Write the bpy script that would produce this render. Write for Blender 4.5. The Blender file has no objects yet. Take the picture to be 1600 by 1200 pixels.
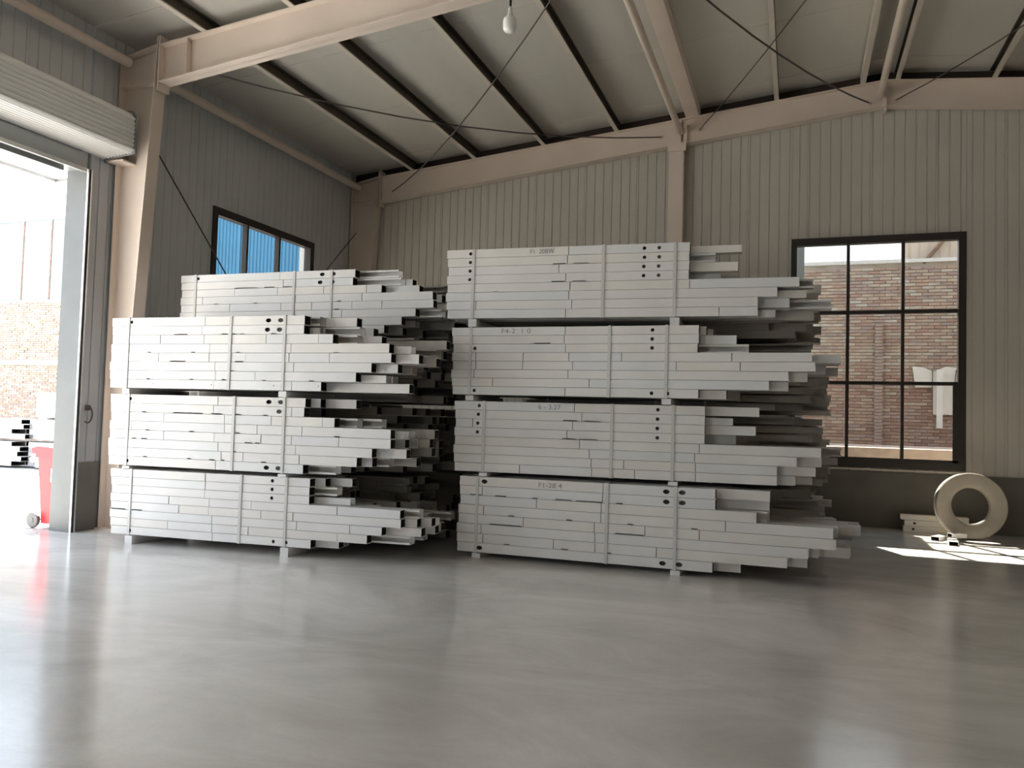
import bpy, math, random
from mathutils import Matrix, Vector
random.seed(7)
R = math.radians
sc = bpy.context.scene
col = sc.collection

# ------------------------------------------------------------------ camera
CAM = [[0.94220709, 0.33384982, 0.02810877],
       [0.01211112, 0.04990416, -0.99868058],
       [-0.33481207, 0.94130435, 0.04297676]]
cd = bpy.data.cameras.new('camera')
cam = bpy.data.objects.new('camera', cd); col.objects.link(cam)
r_, d_, f_ = CAM
cam.matrix_world = Matrix(((r_[0], -d_[0], -f_[0], 0.0), (r_[1], -d_[1], -f_[1], 0.0),
                           (r_[2], -d_[2], -f_[2], 1.6), (0, 0, 0, 1)))
cd.sensor_fit = 'HORIZONTAL'; cd.sensor_width = 36.0
cd.lens = 1254.137 / 1600 * 36.0
cd.clip_end = 300
sc.camera = cam

# ------------------------------------------------------------------ light and exposure
SUN_DIR = Vector((0.43, -1.0, -1.5)).normalized()
w = bpy.data.worlds.new('world'); sc.world = w; w.use_nodes = True
nt = w.node_tree; nt.nodes.clear()
out = nt.nodes.new('ShaderNodeOutputWorld'); bg = nt.nodes.new('ShaderNodeBackground')
tc = nt.nodes.new('ShaderNodeTexCoord'); sx = nt.nodes.new('ShaderNodeSeparateXYZ')
rp = nt.nodes.new('ShaderNodeValToRGB')
rp.color_ramp.elements[0].position = 0.0; rp.color_ramp.elements[0].color = (0.88, 0.93, 0.98, 1)
rp.color_ramp.elements[1].position = 0.6; rp.color_ramp.elements[1].color = (0.66, 0.80, 1.0, 1)
nt.links.new(tc.outputs['Generated'], sx.inputs[0]); nt.links.new(sx.outputs['Z'], rp.inputs[0])
nt.links.new(rp.outputs[0], bg.inputs['Color']); nt.links.new(bg.outputs[0], out.inputs['Surface'])
bg.inputs['Strength'].default_value = 2.0
sd = bpy.data.lights.new('sun', 'SUN'); sd.energy = 22.0; sd.angle = R(0.53); sd.color = (1.0, 0.95, 0.87)
sun = bpy.data.objects.new('sun', sd); col.objects.link(sun)
sun.rotation_euler = SUN_DIR.to_track_quat('-Z', 'Y').to_euler(); sun.location = (-8, 22, 30)
def portal(name, loc, rot, sx_, sy_):
    a = bpy.data.lights.new(name, 'AREA'); a.shape = 'RECTANGLE'; a.size = sx_; a.size_y = sy_
    a.cycles.is_portal = True
    o = bpy.data.objects.new(name, a); col.objects.link(o); o.location = loc; o.rotation_euler = rot
portal('sky_portal', (-9.05, 5.1, 2.35), (0, R(-90), 0), 4.7, 5.3)
portal('sky_portal', (-9.05, -10.0, 2.35), (0, R(-90), 0), 4.7, 8.0)
portal('sky_portal', (1.2, 14.5, 2.9), (R(-90), 0, 0), 2.6, 3.8)
portal('sky_portal', (-9.05, 11.55, 2.9), (0, R(-90), 0), 3.8, 2.8)
vs = sc.view_settings
vs.view_transform = 'Standard'; vs.look = 'None'; vs.gamma = 1.0; vs.use_curve_mapping = False
vs.exposure = 1.12
cy = sc.cycles
cy.use_denoising = True; cy.max_bounces = 10; cy.diffuse_bounces = 7; cy.glossy_bounces = 5
cy.transparent_max_bounces = 12; cy.sample_clamp_indirect = 8.0
cy.caustics_reflective = False; cy.caustics_refractive = False

# ------------------------------------------------------------------ materials
def mat(name, color, rough=0.6, metal=0.0, var=0.0, scale=4.0, bump=0.0, bscale=60.0, spec=0.5, stretch=None, tint=None):
    m = bpy.data.materials.new(name); m.use_nodes = True
    n = m.node_tree.nodes; l = m.node_tree.links; b = n['Principled BSDF']
    b.inputs['Base Color'].default_value = (*color, 1); b.inputs['Roughness'].default_value = rough
    b.inputs['Metallic'].default_value = metal; b.inputs['Specular IOR Level'].default_value = spec
    if var or bump:
        t = n.new('ShaderNodeTexCoord'); mp = n.new('ShaderNodeMapping')
        l.new(t.outputs['Object'], mp.inputs[0])
        if stretch: mp.inputs['Scale'].default_value = stretch
    if var:
        no = n.new('ShaderNodeTexNoise'); no.inputs['Scale'].default_value = scale; no.inputs['Detail'].default_value = 5
        l.new(mp.outputs[0], no.inputs[0])
        cr = n.new('ShaderNodeValToRGB')
        lo = tuple(max(0, c * (1 - var)) for c in (tint or color)); hi = tuple(min(1, c * (1 + var)) for c in color)
        cr.color_ramp.elements[0].position = .3; cr.color_ramp.elements[0].color = (*lo, 1)
        cr.color_ramp.elements[1].position = .7; cr.color_ramp.elements[1].color = (*hi, 1)
        l.new(no.outputs['Fac'], cr.inputs[0]); l.new(cr.outputs[0], b.inputs['Base Color'])
    if bump:
        nb = n.new('ShaderNodeTexNoise'); nb.inputs['Scale'].default_value = bscale; nb.inputs['Detail'].default_value = 4
        l.new(mp.outputs[0], nb.inputs[0])
        bp = n.new('ShaderNodeBump'); bp.inputs['Strength'].default_value = bump; bp.inputs['Distance'].default_value = .02
        l.new(nb.outputs['Fac'], bp.inputs['Height']); l.new(bp.outputs[0], b.inputs['Normal'])
    return m
M = {}
M['beam'] = mat('white_painted_steel', (.725, .71, .695), .42, var=.04, scale=2.5)
M['beam_b'] = mat('white_painted_steel_cooler', (.70, .70, .70), .42, var=.04, scale=3)
M['beam_c'] = mat('white_painted_steel_warmer', (.725, .70, .665), .42, var=.05, scale=3)
M['inside'] = mat('shaded_tube_inside', (.05, .047, .043), .8)  # dark colour painting the shade inside open tube ends and bolt holes
M['dull'] = mat('shaded_steel_brown', (.36, .335, .305), .6, var=.12, scale=3)  # darker beam colour painting the shade in the rear rows of the piles
M['shade_grey'] = mat('shaded_steel_grey', (.46, .435, .40), .55, var=.12, scale=3)  # paler grey for the same painted shade, also deeper in the front bundles
M['strap'] = mat('pale_steel_strap', (.60, .59, .57), .4)
M['ink'] = mat('grey_marker_ink', (.26, .25, .24), .7)
M['frame'] = mat('cream_frame_paint', (.70, .60, .525), .45, var=.04, scale=1.5)
M['purlin'] = mat('cream_purlin_paint', (.60, .55, .48), .5, var=.05, scale=1.5)
M['roof'] = mat('grey_roof_lining', (.58, .56, .515), .55, var=.08, scale=1.2, bump=.15, bscale=2.0, stretch=(1, .25, 1))
M['wall'] = mat('warm_grey_wall_sheet', (.51, .48, .43), .5, var=.05, scale=.7)
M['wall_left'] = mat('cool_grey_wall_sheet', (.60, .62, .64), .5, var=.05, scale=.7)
M['wall_door'] = mat('darkened_sheet_by_door', (.36, .37, .385), .5, var=.05, scale=.7)  # left wall colour darkened beside the door, in place of weaker light there
M['plinth'] = mat('painted_concrete_base', (.13, .123, .108), .75, var=.12, scale=2.5, bump=.1)
M['steel_grey'] = mat('grey_door_steel', (.25, .26, .26), .35, metal=.3, var=.06, scale=2)
M['jamb'] = mat('dark_jamb_steel', (.12, .125, .125), .4, metal=.2, var=.08, scale=2)
M['closure'] = mat('dark_gap_fill', (.035, .025, .02), .9)  # near-black strip filling the gap above the back rafter
M['annex'] = mat('blue_grey_render', (.30, .36, .40), .8, var=.06)
M['purlin_in'] = mat('shaded_purlin_inside', (.10, .085, .065), .7)  # shade in the C opening painted in as dark brown
M['rail'] = mat('bright_rail_steel', (.75, .76, .77), .25, metal=.8)
M['shutter'] = mat('shutter_housing_steel', (.80, .80, .78), .4, metal=.0)
M['dark_frame'] = mat('dark_brown_aluminium', (.025, .02, .018), .45)
M['rod'] = mat('dark_tie_rod', (.10, .085, .075), .5, metal=.4)
M['black'] = mat('black_rubber', (.015, .015, .015), .6)
M['red'] = mat('red_plastic', (.62, .04, .05), .4)
M['grey_plastic'] = mat('grey_wheel', (.13, .13, .13), .6)
M['sticker'] = mat('pale_sticker', (.85, .78, .6), .6)
M['ring'] = mat('beige_coil_wrap', (.31, .275, .23), .7, var=.08, scale=5)
M['bulb'] = mat('milky_bulb_glass', (.86, .85, .82), .3)
M['yard'] = mat('pale_yard_concrete', (.50, .49, .46), .85, var=.08, scale=.5)
M['mortar'] = mat('pale_mortar', (.42, .37, .32), .95, var=.15, scale=3)
M['cap'] = mat('weathered_coping', (.62, .60, .57), .9, var=.1)
M['reflection'] = mat('pale_pane_reflection', (.72, .68, .62), .9, var=.08, scale=2)  # pale colour of a reflection in the window glass
M['terrace'] = mat('pink_rubble_fill', (.60, .46, .37), .95, var=.15, scale=4, bump=.4, bscale=20)
M['sheet_blue'] = mat('blue_fence_sheet', (.05, .20, .36), .5, var=.08, scale=1)
M['sheet_white'] = mat('bleached_fence_sheet', (.34, .40, .44), .5, var=.06, scale=1)
M['sheet_tan'] = mat('tan_shed_sheet', (.55, .45, .36), .6, var=.06, scale=1)
M['rust'] = mat('rusty_joint', (.22, .13, .09), .9, var=.3, scale=8)
BR = []
for i, c in enumerate([(.34, .21, .165), (.38, .265, .20), (.29, .18, .145), (.42, .33, .26), (.34, .25, .215), (.44, .385, .32)]):
    BR.append(mat('fired_brick_%d' % i, c, .9, var=.15, scale=6))
def glass_mat(name, tint):
    g = bpy.data.materials.new(name); g.use_nodes = True
    n = g.node_tree.nodes; l = g.node_tree.links; n.clear()
    o = n.new('ShaderNodeOutputMaterial'); mx = n.new('ShaderNodeMixShader'); lw_ = n.new('ShaderNodeLayerWeight'); lw_.inputs['Blend'].default_value = .5
    pw = n.new('ShaderNodeMath'); pw.operation = 'POWER'; pw.inputs[1].default_value = 4.5; fr = n.new('ShaderNodeMath'); fr.operation = 'MULTIPLY_ADD'; fr.inputs[1].default_value = .9; fr.inputs[2].default_value = .04
    l.new(lw_.outputs['Facing'], pw.inputs[0]); l.new(pw.outputs[0], fr.inputs[0])
    tr = n.new('ShaderNodeBsdfTransparent'); gl = n.new('ShaderNodeBsdfGlossy')
    tr.inputs['Color'].default_value = (*tint, 1); gl.inputs['Roughness'].default_value = .03
    l.new(fr.outputs[0], mx.inputs[0]); l.new(tr.outputs[0], mx.inputs[1]); l.new(gl.outputs[0], mx.inputs[2]); l.new(mx.outputs[0], o.inputs[0])
    return g
M['glass'] = glass_mat('tinted_window_glass', (.70, .69, .66))

def floor_mat():
    m = bpy.data.materials.new('polished_concrete'); m.use_nodes = True
    n = m.node_tree.nodes; l = m.node_tree.links; b = n['Principled BSDF']
    t = n.new('ShaderNodeTexCoord')
    a = n.new('ShaderNodeTexNoise'); a.inputs['Scale'].default_value = .55; a.inputs['Detail'].default_value = 8; a.inputs['Roughness'].default_value = .68; a.inputs['Distortion'].default_value = .6
    mp = n.new('ShaderNodeMapping'); mp.inputs['Scale'].default_value = (1.0, 1.8, 1); mp.inputs['Rotation'].default_value = (0, 0, .3)
    l.new(t.outputs['Object'], mp.inputs[0]); l.new(mp.outputs[0], a.inputs[0])
    c = n.new('ShaderNodeValToRGB'); e = c.color_ramp.elements
    e[0].position = .3; e[0].color = (.58, .555, .52, 1); e[1].position = .72; e[1].color = (.88, .86, .83, 1)
    l.new(a.outputs['Fac'], c.inputs[0])
    f = n.new('ShaderNodeTexNoise'); f.inputs['Scale'].default_value = 45; f.inputs['Detail'].default_value = 3
    l.new(t.outputs['Object'], f.inputs[0])
    mx = n.new('ShaderNodeMix'); mx.data_type = 'RGBA'; mx.blend_type = 'MULTIPLY'; mx.inputs[0].default_value = .12
    l.new(c.outputs[0], mx.inputs[6]); l.new(f.outputs['Color'], mx.inputs[7])
    l.new(mx.outputs[2], b.inputs['Base Color'])
    r = n.new('ShaderNodeMapRange'); r.inputs[3].default_value = .10; r.inputs[4].default_value = .24
    l.new(a.outputs['Fac'], r.inputs[0]); l.new(r.outputs[0], b.inputs['Roughness'])
    w_ = n.new('ShaderNodeTexNoise'); w_.inputs['Scale'].default_value = 1.6; w_.inputs['Detail'].default_value = 3
    l.new(t.outputs['Object'], w_.inputs[0])
    bp = n.new('ShaderNodeBump'); bp.inputs['Strength'].default_value = .12; bp.inputs['Distance'].default_value = .03
    l.new(w_.outputs['Fac'], bp.inputs['Height']); l.new(bp.outputs[0], b.inputs['Normal'])
    b.inputs['Specular IOR Level'].default_value = .8
    return m
M['floor'] = floor_mat()

# ------------------------------------------------------------------ mesh helpers
class G:
    def __init__(s): s.v = []; s.f = []
    def add(s, vs_, fs):
        k = len(s.v); s.v += [tuple(p) for p in vs_]; s.f += [tuple(i + k for i in q) for q in fs]; return s
    def box(s, x0, x1, y0, y1, z0, z1):
        return s.add([(x0, y0, z0), (x1, y0, z0), (x1, y1, z0), (x0, y1, z0), (x0, y0, z1), (x1, y0, z1), (x1, y1, z1), (x0, y1, z1)],
                     [(0, 3, 2, 1), (4, 5, 6, 7), (0, 1, 5, 4), (1, 2, 6, 5), (2, 3, 7, 6), (3, 0, 4, 7)])
    def prism(s, poly, a0, a1, axis):
        """closed polygon (p,q) extruded along axis from a0 to a1"""
        def P(p, q, a): return {'x': (a, p, q), 'y': (p, a, q), 'z': (p, q, a)}[axis]
        n = len(poly)
        vs_ = [P(p, q, a0) for p, q in poly] + [P(p, q, a1) for p, q in poly]
        fs = [(i, (i + 1) % n, n + (i + 1) % n, n + i) for i in range(n)] + [tuple(range(n))[::-1], tuple(range(n, 2 * n))]
        return s.add(vs_, fs)
    def tube(s, pts, r, seg=10, cap=True):
        pts = [Vector(p) for p in pts]; rings = []; k0 = len(s.v)
        for i, p in enumerate(pts):
            d = (pts[min(i + 1, len(pts) - 1)] - pts[max(i - 1, 0)]).normalized()
            up = Vector((0, 0, 1)) if abs(d.z) < .9 else Vector((1, 0, 0))
            u = d.cross(up).normalized(); v = d.cross(u)
            s.v += [tuple(p + (u * math.cos(2 * math.pi * j / seg) + v * math.sin(2 * math.pi * j / seg)) * r) for j in range(seg)]
        for i in range(len(pts) - 1):
            for j in range(seg):
                a = k0 + i * seg + j; b_ = k0 + i * seg + (j + 1) % seg
                s.f.append((a, b_, b_ + seg, a + seg))
        if cap:
            s.f.append(tuple(range(k0, k0 + seg))[::-1]); k = k0 + (len(pts) - 1) * seg; s.f.append(tuple(range(k, k + seg)))
        return s
    def lathe(s, prof, seg=32, axis='z', c=(0, 0, 0), closed=False):
        k0 = len(s.v); n = len(prof)
        for j in range(seg):
            a = 2 * math.pi * j / seg
            for r, h in prof:
                p = {'z': (r * math.cos(a), r * math.sin(a), h), 'y': (r * math.cos(a), h, r * math.sin(a)), 'x': (h, r * math.cos(a), r * math.sin(a))}[axis]
                s.v.append((p[0] + c[0], p[1] + c[1], p[2] + c[2]))
        for j in range(seg):
            for i in range(n if closed else n - 1):
                a = k0 + j * n + i; b_ = k0 + j * n + (i + 1) % n; j2 = (j + 1) % seg
                s.f.append((a, b_, k0 + j2 * n + (i + 1) % n, k0 + j2 * n + i))
        return s
    def mesh(s, name, material, smooth=False, fix=True, second=None):
        me = bpy.data.meshes.new(name); me.from_pydata(s.v, [], s.f)
        if fix:
            import bmesh
            b = bmesh.new(); b.from_mesh(me); bmesh.ops.recalc_face_normals(b, faces=b.faces); b.to_mesh(me); b.free()
        if material: me.materials.append(material)
        if second:
            me.materials.append(second[0])
            for i in second[1]: me.polygons[i].material_index = 1
        if smooth:
            me.polygons.foreach_set('use_smooth', [True] * len(me.polygons))
            me.set_sharp_from_angle(angle=R(40))
        me.update(); return me
def link(name, me, parent=None, loc=(0, 0, 0), rot=(0, 0, 0)):
    o = bpy.data.objects.new(name, me); col.objects.link(o)
    o.location = loc; o.rotation_euler = rot
    if parent: o.parent = parent
    return o
def obj(name, g, m, parent=None, loc=(0, 0, 0), rot=(0, 0, 0), smooth=False):
    return link(name, g.mesh(name, m, smooth), parent, loc, rot)
def empty(name, loc=(0, 0, 0), rot=(0, 0, 0)):
    o = bpy.data.objects.new(name, None); o.empty_display_size = .1; col.objects.link(o); o.location = loc; o.rotation_euler = rot; return o
def tag(o, label, cat, group=None):
    o['label'] = label; o['category'] = cat
    if group: o['group'] = group
    return o
def struct(o): o['kind'] = 'structure'; return o
def stuff(o): o['kind'] = 'stuff'; return o

# ------------------------------------------------------------------ setting: floor, walls, roof
XL, XR, YB, YF = -8.68, 11.3, 14.40, -22.0
RIDGE = 1.3
def raf_top(x): return 7.01 + .098 * (x + 1.9) if x <= RIDGE else 7.01 + .098 * (RIDGE + 1.9) - .098 * (x - RIDGE)
def roof_z(x): return raf_top(x) + .20

struct(obj('floor', G().box(XL - .33, XR + .3, YF - .3, YB + .3, -.2, 0), M['floor']))
struct(obj('ground', G().box(-60, XL - .33, YF - 10, 40, -.25, -.03).box(XL - .33, 40, YB + .3, 40, -.25, -.03), M['yard']))

def ribbed(a0, a1, z0, ztop, depth, pitch=.163, groove=.022, gd=.012, phase=0.0):
    """sheet running along a, face at 0, back at depth, with recessed vertical grooves"""
    xs = [(a0, 0.0)]
    k = math.ceil((a0 - phase) / pitch)
    while k * pitch + phase < a1 - groove:
        c = k * pitch + phase
        if c > a0 + groove: xs += [(c - groove / 2, 0.0), (c - groove / 4, gd), (c + groove / 4, gd), (c + groove / 2, 0.0)]
        k += 1
    xs.append((a1, 0.0))
    return xs
def panel(name, parent, mtl, a0, a1, z0, z1, axis, face, depth, sign):
    """axis 'x': runs along x with its face at y=face; axis 'y': runs along y, face at x=face. z1 may be a function."""
    zt = z1 if callable(z1) else (lambda a: z1)
    xs = ribbed(a0 + .002, a1 - .002, z0, zt, depth)
    g = G(); n = len(xs)
    def P(a, d, z): return (a, face + sign * d, z) if axis == 'x' else (face + sign * d, a, z)
    pts = xs + [(a1 - .002, depth), (a0 + .002, depth)]
    N = len(pts)
    lo = [P(a, d, z0) for a, d in pts]; hi = [P(a, d, zt(a)) for a, d in pts]
    g.add(lo + hi, [(i, (i + 1) % N, N + (i + 1) % N, N + i) for i in range(N)] + [tuple(range(N)), tuple(range(N, 2 * N))])
    return obj(name, g, mtl, parent)

# back wall: concrete base, ribbed sheets round window_1
W1 = dict(x0=-.12, x1=2.52, z0=.97, z1=4.79)
g = G().box(XL - .33, XR + .3, YB - .03, YB + .25, 0, .90)
def back(a0, a1, z0): g.prism([(a0, z0), (a1, z0), (a1, roof_z(a1) + .05), (a0, roof_z(a0) + .05)], YB + .085, YB + .11, 'y')
back(XL - .3, W1['x0'], .9); back(W1['x0'], RIDGE, W1['z1']); back(RIDGE, W1['x1'], W1['z1']); back(W1['x1'], XR + .3, .9)
wb = struct(obj('wall_back', g, M['plinth']))
PW = .978
for a0, a1 in ((XL, RIDGE), (RIDGE, XR)):
    obj('dark_gap_strip', G().prism([(a0, raf_top(a0) + .001), (a1, raf_top(a1) + .001), (a1, roof_z(a1)), (a0, roof_z(a0))], YB + .0, YB + .08, 'y'), M['closure'], wb)
edges = []
x = XL
while x < XR: edges.append(x); x += PW
edges.append(XR)
cuts = sorted(set(edges + [W1['x0'], W1['x1'], RIDGE]))
for a0, a1 in zip(cuts, cuts[1:]):
    if a1 - a0 < .02: continue
    if a0 >= W1['x0'] - .01 and a1 <= W1['x1'] + .01:
        panel('wall_panel', wb, M['wall'], a0, a1, W1['z1'], raf_top, 'x', YB, .08, 1)
        panel('wall_panel', wb, M['wall'], a0, a1, .90, W1['z0'], 'x', YB, .08, 1)
    else:
        panel('wall_panel', wb, M['wall'], a0, a1, .90, raf_top, 'x', YB, .08, 1)

# left wall with the shutter door (door_1), an unseen opening added behind the camera to light the hall, and window_2
W2 = dict(y0=10.16, y1=12.94, z0=.97, z1=4.81)
D1 = (2.4, 7.79, 4.66); D3 = (-14.0, -6.0, 4.66)
g = G()
for y0, y1 in ((YF, D3[0]), (D3[1], D1[0] - .03), (D1[1] + .03, YB)): g.box(XL - .30, XL + .02, y0, y1, 0, .88)
wl = struct(obj('wall_left', g, M['plinth']))
ez = roof_z(XL)
def lw(a0, a1, z0, z1, m_='wall_left'): panel('wall_panel', wl, M[m_], a0, a1, z0, z1, 'y', XL, .30, -1)
y = D1[1]
seg = [(D1[1] + .03, 8.7), (8.7, 9.43), (9.43, W2['y0']), (W2['y1'], 13.7), (13.7, YB)]
for a0, a1 in seg:
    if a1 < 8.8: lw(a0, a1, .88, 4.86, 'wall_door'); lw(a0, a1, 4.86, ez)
    else: lw(a0, a1, .88, ez)
for a0, a1 in ((W2['y0'], 11.09), (11.09, 12.02), (12.02, W2['y1'])): lw(a0, a1, W2['z1'], ez); lw(a0, a1, .88, W2['z0'])
y = D1[0]
for i in range(6): lw(D1[0] + i * .8983, D1[0] + (i + 1) * .8983, D1[2] + .2, ez)
for i in range(8): lw(D3[1] + i * 1.05, D3[1] + (i + 1) * 1.05, .88, ez)
lw(D3[0], D3[1], D3[2], ez); lw(YF, D3[0], .88, ez)

# right wall behind the frame, with a run of windows, and the far gable behind the camera
wr = struct(obj('wall_right', G().box(XR, XR + .25, YF, YB, 0, .97).box(XR, XR + .1, YF, YB, .97, ez), M['wall']))
g = G(); g.prism([(XL - .3, 0), (XR + .3, 0), (XR + .3, roof_z(XR)), (RIDGE, roof_z(RIDGE)), (XL - .3, roof_z(XL))], YF - .2, YF, 'y')
struct(obj('wall_front', g, M['wall']))

# roof: sloping lining sheets laid side by side
ce = struct(empty('ceiling'))
for k in range(37):
    y0 = YF - .2 + k * 1.0; y1 = min(y0 + .997, YB + .3)
    if y1 - y0 < .1: continue
    dz = .004 * (k % 2)
    for xa, xb in ((XL - .35, RIDGE), (RIDGE, XR + .35)):
        xm = (xa + xb) / 2
        za, zb_ = roof_z(xa), roof_z(xb)
        me_g = G().prism([(xa, za + dz), (xb, zb_ + dz), (xb, zb_ + dz + .1), (xa, za + dz + .1)], y0, y1, 'y')
        obj('roof_panel', me_g, M['roof'], ce)

# window_1: three columns by three rows in a dark frame
def window(name, along, a, z, face, depth, frame, mull, cross, axis):
    """a/z = (start, end) of the opening"""
    root = struct(empty(name))
    def bx(g_, a0, a1, d0, d1, z0, z1):
        if axis == 'x': g_.box(a0, a1, face + d0, face + d1, z0, z1)
        else: g_.box(face - d1, face - d0, a0, a1, z0, z1)
        return g_
    L_, R_, B_, T_ = frame
    g_ = G(); bx(g_, a[0], a[0] + L_, 0, depth, z[0], z[1]); bx(g_, a[1] - R_, a[1], 0, depth, z[0], z[1])
    bx(g_, a[0] + L_, a[1] - R_, 0, depth, z[0], z[0] + B_); bx(g_, a[0] + L_, a[1] - R_, 0, depth, z[1] - T_, z[1])
    obj('window_frame', g_, M['dark_frame'], root)
    i0, i1, k0, k1 = a[0] + L_, a[1] - R_, z[0] + B_, z[1] - T_
    for m_ in mull: obj('mullion', bx(G(), m_ - .024, m_ + .024, .02, depth - .02, k0, k1), M['dark_frame'], root)
    aa = [i0 - .024] + list(mull) + [i1 + .024]; zz = [k0 - .02] + list(cross) + [k1 + .02]
    for p, q in zip(aa, aa[1:]):
        for c_ in cross: obj('transom', bx(G(), p + .024, q - .024, .02, depth - .02, c_ - .028, c_ + .028), M['dark_frame'], root)
        for u_, v_ in zip(zz, zz[1:]):
            u2 = u_ + (.028 if u_ in cross else .02); v2 = v_ - (.028 if v_ in cross else .02)
            obj('pane', bx(G(), p + .024, q - .024, .06, .066, u2, v2), M['glass'], root)
    return root
w1 = window('window_1', 'x', (W1['x0'], W1['x1']), (W1['z0'], W1['z1']), YB - .04, .14, (.09, .11, .12, .12), (.78, 1.61), (2.35, 3.52), 'x')
obj('sash_rail', G().box(W1['x0'] + .1, W1['x1'] - .11, YB - .06, YB - .041, 1.08, 1.13), M['dark_frame'], w1)
obj('sash_stile', G().box(W1['x1'] - .19, W1['x1'] - .11, YB - .06, YB - .041, 1.09, 2.33), M['dark_frame'], w1)
obj('window_sill', G().box(W1['x0'] - .02, W1['x1'] + .02, YB - .07, YB - .03, .925, .95), M['wall'], w1)
w2 = window('window_2', 'y', (W2['y0'], W2['y1']), (W2['z0'], W2['z1']), XL + .03, .14, (.10, .12, .12, .12), (11.02, 11.90), (2.35, 3.52), 'y')

# door_1: jambs, lintel and guide rails of the roller shutter opening
d1 = struct(empty('door_1'))
obj('door_jamb', G().box(XL - .33, XL + .03, D1[1], D1[1] + .03, 0, D1[2] + .2).box(XL - .33, XL + .03, D1[0] - .03, D1[0], 0, D1[2] + .2), M['jamb'], d1)
obj('lintel', G().box(XL - .33, XL + .02, D1[0], D1[1], D1[2], D1[2] + .2), M['steel_grey'], d1)
for yy, s_ in ((D1[1], -1), (D1[0], 1)):
    rl = obj('guide_rail', G().box(XL + .02, XL + .045, yy - .012, yy + .0, 0, D1[2]).box(XL + .005, XL + .05, yy + .03, yy + .05, 0, D1[2]), M['rail'], d1)
    obj('rail_groove', G().box(XL + .02, XL + .04, yy + .0, yy + .03, 0, D1[2]), M['black'], rl)
obj('head_rail', G().box(XL + .0, XL + .05, D1[0], D1[1] - .04, D1[2] - .05, D1[2] + .0), M['rail'], d1)
obj('bottom_bar', G().box(XL - .12, XL - .05, D1[0], D1[1] - .3, D1[2] - .1, D1[2] - .02), M['steel_grey'], d1)

# roller shutter housing above the door
sh = tag(empty('shutter_housing', (XL, 5.0, 4.88)), 'long ribbed grey roller shutter housing above the open doorway', 'shutter')
prof = []
N = 9
for i in range(N):                                     # ribbed underside, from the wall outwards
    xa = i * .48 / N; dx = .48 / N
    prof += [(xa, 0.0 + xa * .1), (xa + dx * .55, -.006 + xa * .1), (xa + dx * .75, .022 + xa * .1)]
N = 8
for i in range(N):
    za = .055 + i * .46 / N; dz = .46 / N
    prof += [(.485, za), (.500, za + dz * .4), (.498, za + dz * .7), (.470, za + dz * .8)]
prof += [(.44, .56), (0.0, .62)]
obj('housing_cover', G().prism([(p, q) for p, q in prof], -2.7, 3.05, 'y'), M['shutter'], sh)
obj('end_plate', G().prism([(0.0, -.02), (.52, .03), (.52, .53), (.45, .60), (0.0, .66)], 3.05, 3.07, 'y'), M['steel_grey'], sh)
obj('mounting_bracket', G().box(0, .30, 3.07, 3.30, -.04, -.02).box(0, .02, 3.07, 3.30, -.04, .30), M['frame'], sh)

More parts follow.
